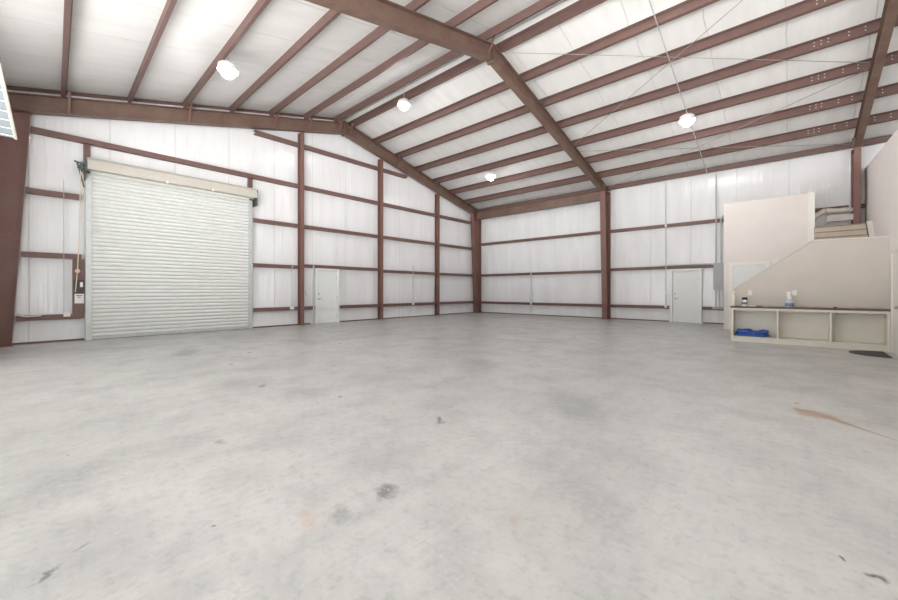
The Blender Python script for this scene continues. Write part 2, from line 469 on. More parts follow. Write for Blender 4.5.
def frame(x, label, braces, sides=(-1, 1), near_col=True):
    t = thing('steel_portal', label, 'steel frame', (x, YR, 0), 'rigid steel frames of the hall', 'thing')
    for s in (-1, 1):
        i_rafter(x, s).build('rafter', M['frame'], t)
        if s == 1 or near_col:
            i_column(x, s).build('column', M['column'], t)
        ya = YR + s * 0.012
        MB().box(x - 0.11, x + 0.11, min(ya, ya + s * 0.02), max(ya, ya + s * 0.02), zb(YR) - 0.07, ZR - 0.02).build('end_plate', M['frame'], t)
        yk = YR + D(s, 8.72)
        MB().box(x - 0.12, x + 0.12, yk - 0.014, yk + 0.014, zb(yk) - 0.02, zp(yk) - 0.03).build('knee_plate', M['frame'], t)
    bb = None
    for s in (-1, 1):
        for dx in (-0.075, 0.075):
            for dz in (0.06, 0.2, 0.33):
                b = MB().tube([(x + dx, YR + s * 0.032, zb(YR) + dz - 0.03), (x + dx, YR + s * 0.06, zb(YR) + dz - 0.03)], 0.016, 6)
                b.build('bolt', M['girt'], t)
    for yb_, side in braces:
        MB().bar((x + side * 0.07, yb_, zb(yb_) + 0.02), (x + side * 0.32, yb_, zp(yb_) + 0.06), 0.012, 0.06, (0, 1, 0)).build('flange_brace', M['column'], t)
    return t
frame(FG, 'brown gable-end rigid frame standing against the left wall with the roller door', [(YR - 8.20, 1), (YR - 5.56, 1), (YR - 2.91, 1), (YR - 1.59, 1), (YR - 0.27, 1), (YR + 0.25, 1), (YR + 2.84, 1), (YR + 5.44, 1)])
frame(F1, 'brown rigid frame crossing mid-hall, its column between two far wall bays', [(YR - 0.27, 1)], near_col=False)
frame(F2, 'brown rigid frame at the right beside the stairs and pale office wall', [], near_col=False)

# wind columns on the gable wall
for y, lab in ((7.06, 'brown wind column just left of the grey gable door'), (10.9, 'brown middle wind column right of the grey gable door'), (14.7, 'brown wind column nearest the far corner on the gable wall')):
    m = MB()
    x0, x1, w = XG + 0.02, XG + 0.24, 0.155
    zt_ = zb(y) + (0.0 if True else 0)
    zt_ = min(zb(y - 0.1), zb(y + 0.1)) - 0.01
    m.box(x0, x0 + 0.012, y - w / 2, y + w / 2, 0, zt_)
    m.box(x1 - 0.012, x1, y - w / 2, y + w / 2, 0, zt_)
    m.box(x0 + 0.012, x1 - 0.012, y - 0.006, y + 0.006, 0, zt_)
    tag(m.build('steel_column', M['column']), lab, 'steel column', 'wind columns on the gable wall', 'thing')

# ------------------------------------------------------------------ girts (channels lying on their sides)
GH = 0.13
def girt_y(y0, y1, z):
    m = MB()
    x0, x1 = XG + 0.005, XG + 0.19
    m.box(x1 - 0.012, x1, y0, y1, z - GH / 2, z + GH / 2)
    m.box(x0, x1 - 0.012, y0, y1, z + GH / 2 - 0.01, z + GH / 2)
    m.box(x0, x1 - 0.012, y0, y1, z - GH / 2, z - GH / 2 + 0.01)
    m.box(x1 - 0.03, x1 - 0.012, y0, y1, z - GH / 2 + 0.01, z - GH / 2 + 0.03)
    return m
def girt_x(a, b, z, y1=YB):
    m = MB()
    y1 -= 0.005
    y0 = y1 - 0.185
    m.box(a, b, y0, y0 + 0.012, z - GH / 2, z + GH / 2)
    m.box(a, b, y0 + 0.012, y1, z + GH / 2 - 0.01, z + GH / 2)
    m.box(a, b, y0 + 0.012, y1, z - GH / 2, z - GH / 2 + 0.01)
    return m
LV = [(0.65, 'lowest'), (2.24, 'second'), (3.83, 'third'), (5.37, 'fourth')]
def yin(z): return 9.03 - 0.31 * z / 6.0       # column inner flange distance from ridge
bays = [(None, 0.93, 'between left frame column and roller door', 4),
        (5.3, 6.98, 'between roller door and first wind column', 4),
        (7.14, 10.82, 'between first and middle wind columns', 4),
        (10.98, 14.62, 'between middle and last wind columns', 4),
        (14.78, None, 'between last wind column and far corner', 4)]
for bi, (a, b, lab, n) in enumerate(bays):
    for li, (z, ln) in enumerate(LV):
        if bi == 0 and li == 3: continue
        y0, y1 = a, b
        if y0 is None: y0 = YR - yin(z) - 0.11
        if y1 is None: y1 = YR + yin(z) - 0.03
        if bi == 1 and li == 3: y0 = YR - yin(z) - 0.11
        if bi == 2 and li < 2:
            if li == 0:
                for k0, k1, kl in ((7.14, 7.62, 'short lowest brown girt between the first wind column and grey gable door'), (8.69, 10.82, 'lowest brown girt between the grey gable door and middle wind column')):
                    tag(girt_y(k0, k1, z).build('wall_girt', M['girt']), kl, 'wall girt', 'girts on the gable wall', 'thing')
                continue
            z = 2.30
        text = '%s brown gable girt from the floor, %s' % (ln, lab)
        if bi == 1 and li == 3: text = 'long brown girt above the roller door, from left frame column to first wind column'
        tag(girt_y(y0, y1, z).build('wall_girt', M['girt']), text, 'wall girt', 'girts on the gable wall', 'thing')
for a, b, lab in ((5.35, 6.98, 'short topmost brown gable girt left of the first wind column, under the rafter'), (7.14, 10.82, 'topmost brown gable girt between the first and middle wind columns'), (10.98, 12.5, 'short topmost brown gable girt right of the middle wind column')):
    tag(girt_y(a, b, 6.96).build('wall_girt', M['girt']), lab, 'wall girt', 'girts on the gable wall', 'thing')
for z, ln in ((0.62, 'lowest'), (2.25, 'middle'), (4.12, 'top')):
    tag(girt_x(FG + 0.14, F1 - 0.14, z).build('wall_girt', M['girt']), '%s brown girt on the far wall between the corner and mid-hall frame column' % ln, 'wall girt', 'girts on the far wall', 'thing')
    if z < 1:
        tag(girt_x(F1 + 0.14, -3.82, z).build('wall_girt', M['girt']), 'lowest brown far wall girt between mid-hall column and the grey far door', 'wall girt', 'girts on the far wall', 'thing')
        tag(girt_x(-2.64, -1.72, z).build('wall_girt', M['girt']), 'short lowest brown far wall girt right of the grey far door', 'wall girt', 'girts on the far wall', 'thing')
    elif z < 3:
        tag(girt_x(F1 + 0.14, -1.72, 2.32).build('wall_girt', M['girt']), 'brown far wall girt running just over the grey far door', 'wall girt', 'girts on the far wall', 'thing')
    else:
        tag(girt_x(F1 + 0.14, F2 - 0.14, z).build('wall_girt', M['girt']), 'top brown far wall girt right of the mid-hall column, passing behind the stair wall', 'wall girt', 'girts on the far wall', 'thing')
        tag(girt_x(F2 + 0.14, 1.84, z).build('wall_girt', M['girt']), 'short brown girt end right of the column beside the stairs', 'wall girt', 'girts on the far wall', 'thing')

# deep portal beam in the corner bay
m = MB()
m.box(FG + 0.13, F1 - 0.13, 17.75, 17.98, 5.56, 5.58); m.box(FG + 0.13, F1 - 0.13, 17.75, 17.98, 5.98, 6.0)
m.box(FG + 0.13, F1 - 0.13, 17.86, 17.875, 5.58, 5.98)
tag(m.build('portal_beam', M['frame']), 'deep brown beam along the far eave between corner and mid-hall column', 'steel beam', None, 'thing')

# ------------------------------------------------------------------ purlins
TH = math.atan(SL)
def zpurlin(y, s, skew=0.0):
    """Z section leaning with the roof; upper flange reaches up-slope, lower flange down-slope"""
    t = 0.008; fw = 0.085
    nx, nz = math.sin(TH) * s, math.cos(TH)      # roof normal (y, z)
    dx, dz = math.cos(TH) * s, -math.sin(TH)     # down-slope
    P = lambda a, n: (y + dx * a + nx * n, zp(y) + 0.002 + dz * a + nz * n)
    H = PH * math.cos(TH) - 0.004
    m = MB()
    def rect(a0, a1, n0, n1):
        L = XE - XG - 0.06
        ds = Vector((L, -skew * L, -skew * L * SL))
        ring = [Vector((XG + 0.06,) + P(a, n)) for a, n in ((a0, n0), (a1, n0), (a1, n1), (a0, n1))]
        m.loft(ring, [v + ds for v in ring])
    rect(0, t, 0, H)
    rect(t, fw, 0, t)
    rect(-fw, 0, H - t, H)
    rect(fw - t, fw, t, 0.028)
    return m
names = ['first', 'second', 'third', 'fourth', 'fifth', 'sixth', 'seventh']
boltmesh = None
for s, side in ((-1, 'left'), (1, 'right')):
    for i in range(7):
        y = YR + s * (0.32 + (1.3 if s > 0 else 1.322) * i)
        o = zpurlin(y, s, 0.005 * i if s < 0 else 0.0).build('roof_purlin', M['purlin'])
        tag(o, '%s brown roof purlin from the ridge on the %s slope' % (names[i], side), 'roof purlin', 'purlins under the roof', 'thing')
        # lap bolts either side of the right-hand frame
        if s == 1 and i >= 2:
            if boltmesh is None:
                tmp = MB().tube([(0, 0, 0), (0, -0.014, 0)], 0.015, 6).build('bolt', M['bolt'])
                boltmesh = tmp.data
                bpy.data.objects.remove(tmp)
            for bx in (-1.15, -1.02, -0.9, -0.55, -0.28, 0.3, 0.62):
                for n in (0.08, 0.18):
                    b = bpy.data.objects.new('bolt', boltmesh); COL.objects.link(b)
                    b.parent = o
                    wp = Vector((F2 + bx, y - 0.001 + math.sin(TH) * n, zp(y) + math.cos(TH) * n))
                    b.location = wp - Vector(o.location)
                    b.rotation_euler = (0, 0, 0)
for s, side in ((-1, 'left'), (1, 'far')):
    y = YR + D(s, 9.42)
    m = MB()
    m.box(XG + 0.06, XE, y - 0.005, y + 0.005, zp(y) + 0.01, zt(y) - 0.03)
    m.box(XG + 0.06, XE, min(y, y - s * 0.09), max(y, y - s * 0.09), zp(y) + 0.01, zp(y) + 0.02)
    m.box(XG + 0.06, XE, min(y, y - s * 0.02) , max(y, y + s * 0.08), zt(y) - 0.06, zt(y) - 0.05)
    tag(m.build('eave_strut', M['purlin']), 'brown eave strut along the top of the %s side wall' % ('far' if s == 1 else 'near'), 'eave strut', None, 'thing')

# roof bracing rods between the mid-hall and right frames
def rod(a, b, lab):
    tag(MB().tube([a, b], 0.008, 6).build('brace_rod', M['cable']), lab, 'brace rod', 'roof bracing rods', 'thing')
def rp(x, y, d=0.02): return (x, y, zp(y) - d)
rod(rp(F1 + 0.13, 9.2, 0.05), rp(F2 - 0.13, 14.1, 0.05), 'thin steel brace rod from the ridge of the mid-hall frame to the right frame')
rod(rp(F1 + 0.13, 14.2, 0.08), rp(F2 - 0.13, 9.3, 0.08), 'thin steel brace rod crossing up from mid-hall frame to the right frame ridge')
rod(rp(F1 + 0.13, 14.7, 0.05), rp(F2 - 0.13, 17.9, 0.05), 'thin steel brace rod descending to the far eave at the right frame')
rod(rp(F1 + 0.13, 17.9, 0.08), rp(F2 - 0.13, 14.3, 0.08), 'thin steel brace rod rising from the far eave at the mid-hall column')
tag(MB().tube([(XG + 0.1, 8.93, ZR + 0.16), (XE, 8.93, ZR + 0.16)], 0.022, 8).build('ridge_conduit', M['conduit']), 'straight grey conduit running along the roof ridge between two purlins', 'conduit')

# ------------------------------------------------------------------ high bay lamps
def make_lamp(x, y, drop, label, top=0.0):
    z = zp(y) - drop
    loc = (x, y, z)
    t = thing('high_bay_lamp', label, 'lamp', loc, 'high bay lamps')
    MB().lathe(loc, [(0, -0.285), (0.05, -0.275), (0.10, -0.245), (0.145, -0.195), (0.178, -0.14), (0.203, -0.075), (0.205, 0.0), (0.0, 0.004)], 32).build('globe', M['lamp'], t, True)
    MB().lathe(loc, [(0.0, 0.012), (0.210, 0.006), (0.222, -0.105), (0.228, -0.105), (0.212, 0.03), (0.16, 0.075), (0.09, 0.10), (0.06, 0.12), (0.0, 0.125)], 32).build('uplight_block', M['label'], t, True)  # opaque skirt added to keep lamp light off the ceiling
    MB().tube([(x, y, z + 0.12), (x, y, z + drop + top)], 0.012, 6).build('hook', M['conduit'], t)
    return t
make_lamp(-10.42, 14.5, 0.22, 'lit round high bay lamp low on the right slope, nearest the far corner')
make_lamp(-10.2, 8.93, 0.36, 'lit round high bay lamp under the roof ridge above the gable wall', 0.13)
make_lamp(-10.1, 3.22, 0.24, 'lit round high bay lamp on the left slope above the roller door')
make_lamp(-2.44, 14.12, 0.22, 'lit round high bay lamp on the long conduit above the stair wall', -0.036)
make_lamp(5.4, 14.85, 0.22, 'unseen high bay lamp added over the offices to brighten their ceiling')  # extra lamp out of view, lifts the dim ceiling past the right frame
make_lamp(-2.42, 8.93, 0.36, 'high bay lamp under the ridge outside the top of the view', 0.13)
make_lamp(-2.42, 3.22, 0.24, 'high bay lamp on the near slope outside the view')

# ------------------------------------------------------------------ conduits
def conduit(name, path, lab, r=0.018, boxes=(), cat='conduit', group=None):
    t = thing(name, lab, cat, path[-1] if path[-1][2] < path[0][2] else path[0], group)
    MB().tube(path, r, 8).build('pipe', M['conduit'], t)
    for (x, y, z, w, d, h) in boxes:
        MB().box(x - w / 2, x + w / 2, y - d / 2, y + d / 2, z - h / 2, z + h / 2).build('outlet_box', M['white'], t, bevel=0.006)
    return t
XO = XG + 0.215
YO = YB - 0.215
# the long one feeding the lamp by the stair wall and the panel
conduit('lamp_conduit', [(-2.45, 8.9, zp(8.9) - 0.02), (-2.45, 17.95, zp(17.95) - 0.02), (-2.45, YO - 0.03, 6.0)], 'long thin conduit under the purlins past the lamp above the stair wall', 0.014)
conduit('panel_conduit', [(-2.16, YO, 5.98), (-2.16, YO, 2.43)], 'tall conduit dropping from the far eave to the grey electrical panel', 0.022)
conduit('panel_conduit', [(-1.85, YO - 0.02, 4.30), (-1.93, YO - 0.02, 4.27), (-2.0, YO - 0.02, 4.12), (-2.0, YO - 0.02, 2.43)], 'conduit bending in at the top girt above the electrical panel', 0.03)
conduit('wall_conduit', [(-3.93, YO, 5.98), (-3.93, YO, 0.62)], 'tall conduit from the far eave to the low girt left of the far door', 0.018, [(-3.93, YO, 1.25, 0.07, 0.05, 0.12), (-3.93, YO - 0.01, 0.66, 0.1, 0.06, 0.1), (-3.93, YO - 0.005, 4.12, 0.08, 0.05, 0.1)])
conduit('wall_conduit', [(-10.43, YO, 2.3), (-10.43, YO, 0.2)], 'short conduit drop on the far wall nearest the far corner', 0.03, [(-10.43, YO - 0.01, 0.66, 0.1, 0.06, 0.12)])
conduit('wall_conduit', [(XO, 6.72, 2.33), (XO, 6.66, 2.18), (XO, 6.66, 0.7)], 'short conduit drop left of the first wind column', 0.018, [(XO + 0.01, 6.66, 0.68, 0.06, 0.15, 0.12)])
conduit('wall_conduit', [(XO, 7.54, 2.35), (XO, 7.54, 0.06)], 'conduit drop hugging the left side of the grey gable door', 0.03)
conduit('wall_conduit', [(XO, 12.87, 2.6), (XO, 12.87, 0.7)], 'short conduit drop between the middle and last wind columns', 0.02, [(XO + 0.01, 12.87, 0.68, 0.06, 0.12, 0.12)])
tag(MB().box(XG + 0.0, XG + 0.06, 7.34, 7.44, 1.14, 1.28).build('light_switch', M['white'], bevel=0.006), 'small switch box between the first wind column and the gable door', 'switch')
conduit('girt_conduit', [(-4.2, YO, 2.40), (-2.33, YO, 2.40), (-2.25, YO, 2.38)], 'grey conduit lying along the girt over the far door', 0.024)

# electrical panel
t = thing('electrical_panel', 'grey electrical panel on the far wall beside the stair wall', 'electrical panel', (-2.04, YO, 1.37))
MB().box(-2.24, -1.83, YO - 0.09, YO + 0.02, 1.37, 2.43).build('cabinet', M['panelbox'], t, bevel=0.01)
MB().box(-2.22, -1.85, YO - 0.10, YO - 0.09, 1.40, 2.40).build('cover', M['panelbox'], t, bevel=0.004)
MB().box(-1.90, -1.87, YO - 0.115, YO - 0.10, 1.84, 1.92).build('latch', M['black'], t)
for px_ in (-2.17, -2.05, -1.93):
    MB().tube([(px_, YO, 1.37), (px_, YO, 0.66)], 0.022, 8).build('pipe', M['conduit'], t)
MB().box(-2.28, -1.85, YO - 0.05, YO + 0.02, 0.6, 0.69).build('junction_box', M['panelbox'], t)

# ------------------------------------------------------------------ personnel doors
def hall_door(name, label, kind, a, b, ztop):
    """kind 'y': on the gable wall, spans y a..b ; 'x': on the far wall, spans x a..b"""
    t = thing(name, label, 'door', ((XG + 0.1, (a + b) / 2, 0) if kind == 'y' else ((a + b) / 2, YB - 0.1, 0)), None, 'structure')
    def B(mb, u0, u1, d0, d1, z0, z1):
        if kind == 'y': mb.box(XG + d0, XG + d1, u0, u1, z0, z1)
        else: mb.box(u0, u1, YB - d1, YB - d0, z0, z1)
        return mb
    f = MB(); B(f, a, a + 0.075, 0, 0.235, 0, ztop); B(f, b - 0.075, b, 0, 0.235, 0, ztop); B(f, a + 0.075, b - 0.075, 0, 0.235, ztop - 0.08, ztop)
    f.build('door_frame', M['dframe'], t)
    B(MB(), a + 0.08, b - 0.08, 0.11, 0.155, 0.012, ztop - 0.085).build('door_leaf', M['door'], t)
    B(MB(), a + 0.075, b - 0.075, 0.05, 0.17, 0.0, 0.012).build('threshold', M['chrome'], t)
    u = a + 0.16
    def P(u_, d, z): return (XG + d, u_, z) if kind == 'y' else (u_, YB - d, z)
    h = MB().tube([P(u, 0.15, 1.0), P(u, 0.165, 1.0)], 0.035, 12); h.tube([P(u, 0.16, 1.0), P(u, 0.21, 1.0), P(u + 0.12, 0.215, 1.0)], 0.012, 8)
    h.build('handle', M['chrome'], t)
    MB().tube([P(u, 0.15, 1.2), P(u, 0.18, 1.2)], 0.03, 12).build('deadbolt', M['chrome'], t)
    for zh in (0.3, 1.05, 1.85):
        B(MB(), b - 0.09, b - 0.07, 0.15, 0.17, zh - 0.05, zh + 0.05).build('hinge', M['chrome'], t)
    return t
hall_door('door_1', 'pale grey steel door with frame in the gable wall', 'y', 7.62, 8.69, 2.23)
hall_door('door_2', 'pale grey steel door with lever in the far wall', 'x', -3.76, -2.64, 2.24)

# ------------------------------------------------------------------ roller door
DY0, DY1 = 1.05, 5.22
t = thing('roller_door', 'large white slatted roller door with cream hood in the gable wall', 'roller door', (XG + 0.2, (DY0 + DY1) / 2, 0), None, 'thing')
XD = XG + 0.12
m = MB()
pitch, nrow = 0.108, 42
prof = []
for i in range(nrow):
    z0 = 0.07 + i * pitch
    for fz, fx in ((0.0, -0.006), (0.08, 0.024), (0.3, 0.036), (0.6, 0.036), (0.84, 0.024), (0.92, -0.006)):
        prof.append((z0 + fz * pitch, fx))
front = [m.bm.verts.new((XD + fx, DY0 + 0.06, z)) for z, fx in prof]
fr2 = [m.bm.verts.new((XD + fx, DY1 - 0.06, z)) for z, fx in prof]
bk = [m.bm.verts.new((XD - 0.012, DY0 + 0.06, z)) for z, fx in prof]
bk2 = [m.bm.verts.new((XD - 0.012, DY1 - 0.06, z)) for z, fx in prof]
for i in range(len(prof) - 1):
    m.bm.faces.new((front[i], fr2[i], fr2[i + 1], front[i + 1]))
    m.bm.faces.new((bk[i], bk[i + 1], bk2[i + 1], bk2[i]))
    m.bm.faces.new((front[i], front[i + 1], bk[i + 1], bk[i]))
    m.bm.faces.new((fr2[i], bk2[i], bk2[i + 1], fr2[i + 1]))
m.bm.faces.new((front[0], bk[0], bk2[0], fr2[0])); m.bm.faces.new((front[-1], fr2[-1], bk2[-1], bk[-1]))
m.build('curtain', M['slat'], t)
MB().box(XD - 0.02, XD + 0.045, DY0 + 0.05, DY1 - 0.05, 0.012, 0.068).build('bottom_bar', M['guide'], t)
MB().box(XD - 0.012, XD + 0.035, DY0 + 0.05, DY1 - 0.05, 0.0, 0.012).build('seal', M['dark'], t)
for a, b in ((DY0 - 0.04, DY0 + 0.085), (DY1 - 0.085, DY1 + 0.04)):
    g = MB(); g.box(XD + 0.045, XD + 0.06, a, b, 0, 4.5)
    g.box(XG, XD + 0.045, a, a + 0.01, 0, 4.5) if a < 3 else g.box(XG, XD + 0.045, b - 0.01, b, 0, 4.5)
    g.build('guide_rail', M['guide'], t)
    MB().box(XG, XG + 0.10, a - 0.03 if a < 3 else a + 0.02, b - 0.02 if a < 3 else b + 0.03, 4.5, 5.30).build('jamb', M['girt'], t)
hp = [(XD, 4.56), (XD + 0.05, 4.60), (XD + 0.32, 4.60), (XD + 0.33, 4.56), (XD + 0.345, 4.56), (XD + 0.345, 4.64), (XD + 0.325, 4.65), (XD + 0.325, 4.73), (XD + 0.30, 4.74), (XD + 0.29, 4.82), (XD + 0.26, 4.83), (XD + 0.21, 4.90), (XD, 4.90)]
hz = [(x, z) for x, z in hp]
MB().prism_y(hz, DY0 - 0.02, DY1 + 0.10).build('hood', M['hood'], t)
for hy_ in (2.75, 3.95):
    MB().box(XD + 0.33, XD + 0.365, hy_ - 0.025, hy_ + 0.025, 4.53, 4.60).build('hood_clip', M['label'], t)
for a in (DY0 - 0.05, DY1 + 0.11):
    MB().box(XG, XD + 0.30, a - 0.012, a + 0.012, 4.30, 4.84).build('end_bracket', M['bracket'], t)
k = MB()
k.tube([(XD + 0.15, DY0 - 0.06, 4.62), (XD + 0.15, DY0 - 0.2, 4.62)], 0.05, 12)
k.tube([(XD + 0.15, DY0 - 0.10, 4.62), (XD + 0.15, DY0 - 0.14, 4.62)], 0.13, 16)
k.bar((XD + 0.1, DY0 - 0.2, 4.72), (XD + 0.1, DY0 - 0.07, 4.1), 0.05, 0.03)
k.bar((XD + 0.15, DY0 - 0.26, 4.75), (XD + 0.15, DY0 - 0.06, 4.68), 0.05, 0.03)
k.build('chain_hoist', M['bracket'], t)
k = MB()
k.tube([(XD + 0.18, DY0 - 0.14, 4.55), (XD + 0.18, DY0 - 0.16, 2.9), (XD + 0.18, DY0 - 0.2, 1.85), (XD + 0.18, DY0 - 0.24, 1.3)], 0.012, 6)
k.lathe((XD + 0.18, DY0 - 0.2, 1.85), [(0, -0.06), (0.04, -0.04), (0.055, 0), (0.04, 0.04), (0, 0.06)], 12)
k.build('pull_cord', M['cord'], t)

# steel backing plate with the door switch and sign
tag(MB().box(XG + 0.19, XG + 0.205, 0.76, 0.985, 0.6, 2.17).build('backing_plate', M['girt']), 'tall brown steel plate on the girts left of the roller door', 'steel plate', None, 'thing')
t = thing('door_switch', 'dark switch box with white button on the brown plate', 'switch', (XG + 0.2, 0.9, 1.28))
MB().box(XG + 0.206, XG + 0.27, 0.80, 0.985, 1.28, 1.62).build('case', M['dark'], t, bevel=0.01)
MB().box(XG + 0.27, XG + 0.285, 0.90, 0.955, 1.43, 1.56).build('button', M['label'], t)
t = thing('warning_sign', 'small white notice with red header under the door switch', 'sign', (XG + 0.21, 0.89, 1.0))
MB().box(XG + 0.206, XG + 0.211, 0.80, 0.98, 1.0, 1.25).build('plate', M['label'], t)
k = MB(); k.box(XG + 0.211, XG + 0.2125, 0.83, 0.95, 1.19, 1.215); k.box(XG + 0.211, XG + 0.2125, 0.86, 0.92, 1.14, 1.16)
k.build('print', M['red'], t)
t = conduit('switch_conduit', [(XO, 0.60, 4.2), (XO, 0.60, 0.78)], 'thin white cable drop to a low outlet left of the roller door', 0.007, [(XO + 0.01, 0.66, 0.72, 0.05, 0.13, 0.12)], 'cable')

# ------------------------------------------------------------------ fixture hung at the left edge
t = thing('strip_light', 'unlit white strip light with wire guard hanging at the left edge', 'light fixture', (-8.5, -0.34, 4.0))
X0, X1, Y0, Y1 = -10.13, -6.75, -0.58, -0.14
m = MB()
m.prism_x([(Y0, 4.0), (Y0 + 0.03, 4.0), (Y0 + 0.07, 4.05), (Y1 - 0.07, 4.05), (Y1 - 0.03, 4.0), (Y1, 4.0), (Y1, 4.05), (Y1 - 0.09, 4.13), (Y0 + 0.09, 4.13), (Y0, 4.05)], X0, X1)
def lean(mb):            # hung slightly askew to the wall
    for v in mb.bm.verts: v.co.y -= (v.co.x - X0) * 0.026
    return mb
lean(m).build('housing', M['fixture'], t)
lean(MB().prism_x([(Y0 + 0.035, 4.01), (Y1 - 0.035, 4.01), (Y1 - 0.075, 4.047), (Y0 + 0.075, 4.047)], X0 + 0.03, X1 - 0.03)).build('lens', M['diff'], t)
for i in range(7):
    x = X0 + 0.25 + i * 0.43
    lean(MB().tube([(x, Y0 + 0.01, 4.02), (x, Y0 + 0.03, 3.985), (x, Y1 - 0.03, 3.985), (x, Y1 - 0.01, 4.02)], 0.006, 6)).build('guard_wire', M['label'], t)
for x in (-9.5, -7.6):
    MB().tube([(x, -0.37, 4.13), (x, -0.34, 4.5), (x, -0.36, 5.0), (x, -0.36, 6.2)], 0.008, 6).build('hanger', M['black'], t)
tag(MB().tube([(-13.5, -0.12, 0.78), (-13.72, -0.2, 0.75), (-13.9, -0.05, 0.70), (-13.96, 0.2, 0.71)], 0.012, 6).build('power_cable', M['label']), 'thin pale cable running across the foot of the left frame column', 'cable')

# ------------------------------------------------------------------ stair and mezzanine block on the right
YH = 13.0
XH0, XH1 = -1.17, xr(13.0)
pts = [(XH0, 0), (XH1, 0), (XH1, 2.55), (0.43, 2.57), (XH0, 1.34)]
struct(MB().prism_y(pts, YH, YH + 0.12).build('wall_stair', M['shaded']), 'greige half wall behind the bench, its top sloping with the stair', 'wall')
k = MB()
k.prism_y([(XH0 - 0.02, 1.335), (0.42, 2.572), (0.42, 2.595), (XH0 - 0.02, 1.36)], YH - 0.012, YH + 0.135)
k.prism_y([(0.42, 2.572), (XH1, 2.552), (XH1, 2.572), (0.42, 2.595)], YH - 0.012, YH + 0.135)
struct(k.build('trim_3', M['beige']))
struct(MB().box(XH0 - 0.03, XH0 + 0.06, YH - 0.03, YH + 0.13, 0.0, 1.345).build('trim_4', M['cream']))
# mezzanine wall
YW = 16.2
XW0, XW1 = -1.70, 0.42
struct(MB().box(XW0, XW1, YW, YW + 0.12, 0, 4.34).build('wall_mezzanine', M['beige']), 'tall beige wall under the upper floor, left of the stair', 'wall')
struct(MB().box(XW0, XW0 + 0.12, YW + 0.12, YB, 0, 4.34).build('wall_mezzanine', M['beige']))
struct(MB().box(XW1, XW1 + 0.165, YW - 0.03, YW + 0.15, 0, 4.38).build('trim_5', M['white']))
struct(MB().box(XW0 - 0.005, XW1, YW - 0.012, YW + 0.13, 4.34, 4.362).build('trim_6', M['cream']))
struct(MB().box(XW0 + 0.12, xr(17.3), YW + 0.12, YB - 0.2, 3.08, 3.26).build('floor_mezzanine', M['tread']))
struct(MB().box(XW0 - 0.012, XW1, YW - 0.012, YW, 0, 0.1).build('baseboard_mezzanine', M['cream']))
# lower flight
t = thing('staircase', 'pale wooden stair rising behind the greige half wall', 'staircase', (0.4, 14.5, 0))
n1 = 8
for i in range(n1):
    x0 = -1.05 + i * 0.185
    MB().box(x0, 0.46, YH + 0.14, YH + 0.95, i * 0.19, (i + 1) * 0.19).build('step', M['tread'], t)
z0 = n1 * 0.19
MB().prism_x([(YH + 0.14, 0), (YW - 0.04, 0), (YW - 0.04, 2.70), (YH + 1.1, 2.40), (YH + 0.14, 2.40)], XW1 + 0.045, XW1 + 0.14).build('guard_wall', M['shaded'], t)
MB().box(XW1 + 0.15, xr(13.9) - 0.03, YH + 0.13, 14.2, z0 - 0.2, z0 + 0.10).build('landing', M['tread'], t)
n2 = 9
rise = (3.266 - z0 - 0.10) / n2
for i in range(n2):
    y0 = 14.2 + i * 0.222
    za, zb_ = z0 + 0.10 + i * rise, z0 + 0.10 + (i + 1) * rise
    s = MB().box(XW1 + 0.15, xr(14.2) - 0.095, y0, YW - 0.04 if i < n2 - 1 else YW + 0.1, za, zb_ - 0.03).build('step', M['tread'], t)
    MB().box(XW1 + 0.15, xr(14.2) - 0.095, y0 - 0.035, y0 + 0.222, zb_ - 0.03, zb_).build('tread', M['nosing'], s)
k = MB()
for q in (1,):
    a0, a1 = 14.0, 16.3
    k.loft([(xr(a0) - 0.10, a0, 1.62), (xr(a0) - 0.002, a0, 1.62), (xr(a0) - 0.002, a0, 1.76), (xr(a0) - 0.10, a0, 1.76)],
           [(xr(a1) - 0.12, a1, 3.2), (xr(a1) - 0.002, a1, 3.2), (xr(a1) - 0.002, a1, 3.36), (xr(a1) - 0.12, a1, 3.36)])
k.build('skirt_board', M['white'], t)
# wrapped duct over the upper floor
t = thing('wrapped_duct', 'white foil-wrapped duct with a bend lying above the top stair', 'duct', (1.0, 18.0, 3.5))
MB().tube([(0.30, 18.02, 3.42), (0.45, 18.02, 3.66), (0.78, 18.02, 3.96), (0.92, 18.02, 4.05)], 0.09, 12).build('sloped_run', M['duct'], t, True)
MB().tube([(0.90, 18.02, 4.04), (1.0, 18.02, 4.02), (1.2, 18.02, 4.0), (1.4, 18.02, 4.0), (1.55, 18.02, 3.98)], [0.07, 0.085, 0.075, 0.085, 0.07], 12).build('level_run', M['duct'], t, True)
struct(MB().box(0.95, 1.75, 18.05, 18.2, 3.66, 3.86).build('trim_7', M['beige']))

# interior doors
t = thing('door_3', 'white panelled door with casing in the beige wall, behind the half wall', 'door', (-1.0, YW, 0), None, 'structure')
c = MB()
c.box(-1.55, -1.44, YW - 0.045, YW - 0.001, 0, 2.30); c.box(-0.58, -0.47, YW - 0.045, YW - 0.001, 0, 2.30); c.box(-1.44, -0.58, YW - 0.045, YW - 0.001, 2.20, 2.30)
c.build('casing', M['white'], t)
leaf = MB().box(-1.44, -0.58, YW - 0.006, YW - 0.001, 0.01, 2.20).build('door_leaf', M['door'], t)
for z0_, z1_ in ((0.2, 0.95), (1.1, 2.02)):
    MB().box(-1.32, -0.70, YW - 0.012, YW - 0.006, z0_, z1_).build('panel', M['door'], leaf, bevel=0.006)
MB().tube([(-1.36, YW - 0.016, 1.0), (-1.36, YW - 0.07, 1.0)], 0.025, 10).build('knob', M['chrome'], t)
tag(MB().box(-0.42, -0.22, YW - 0.05, YW - 0.001, 2.22, 2.36).build('wall_box', M['white'], bevel=0.008), 'small white box on the beige wall beside the door casing', 'wall box')

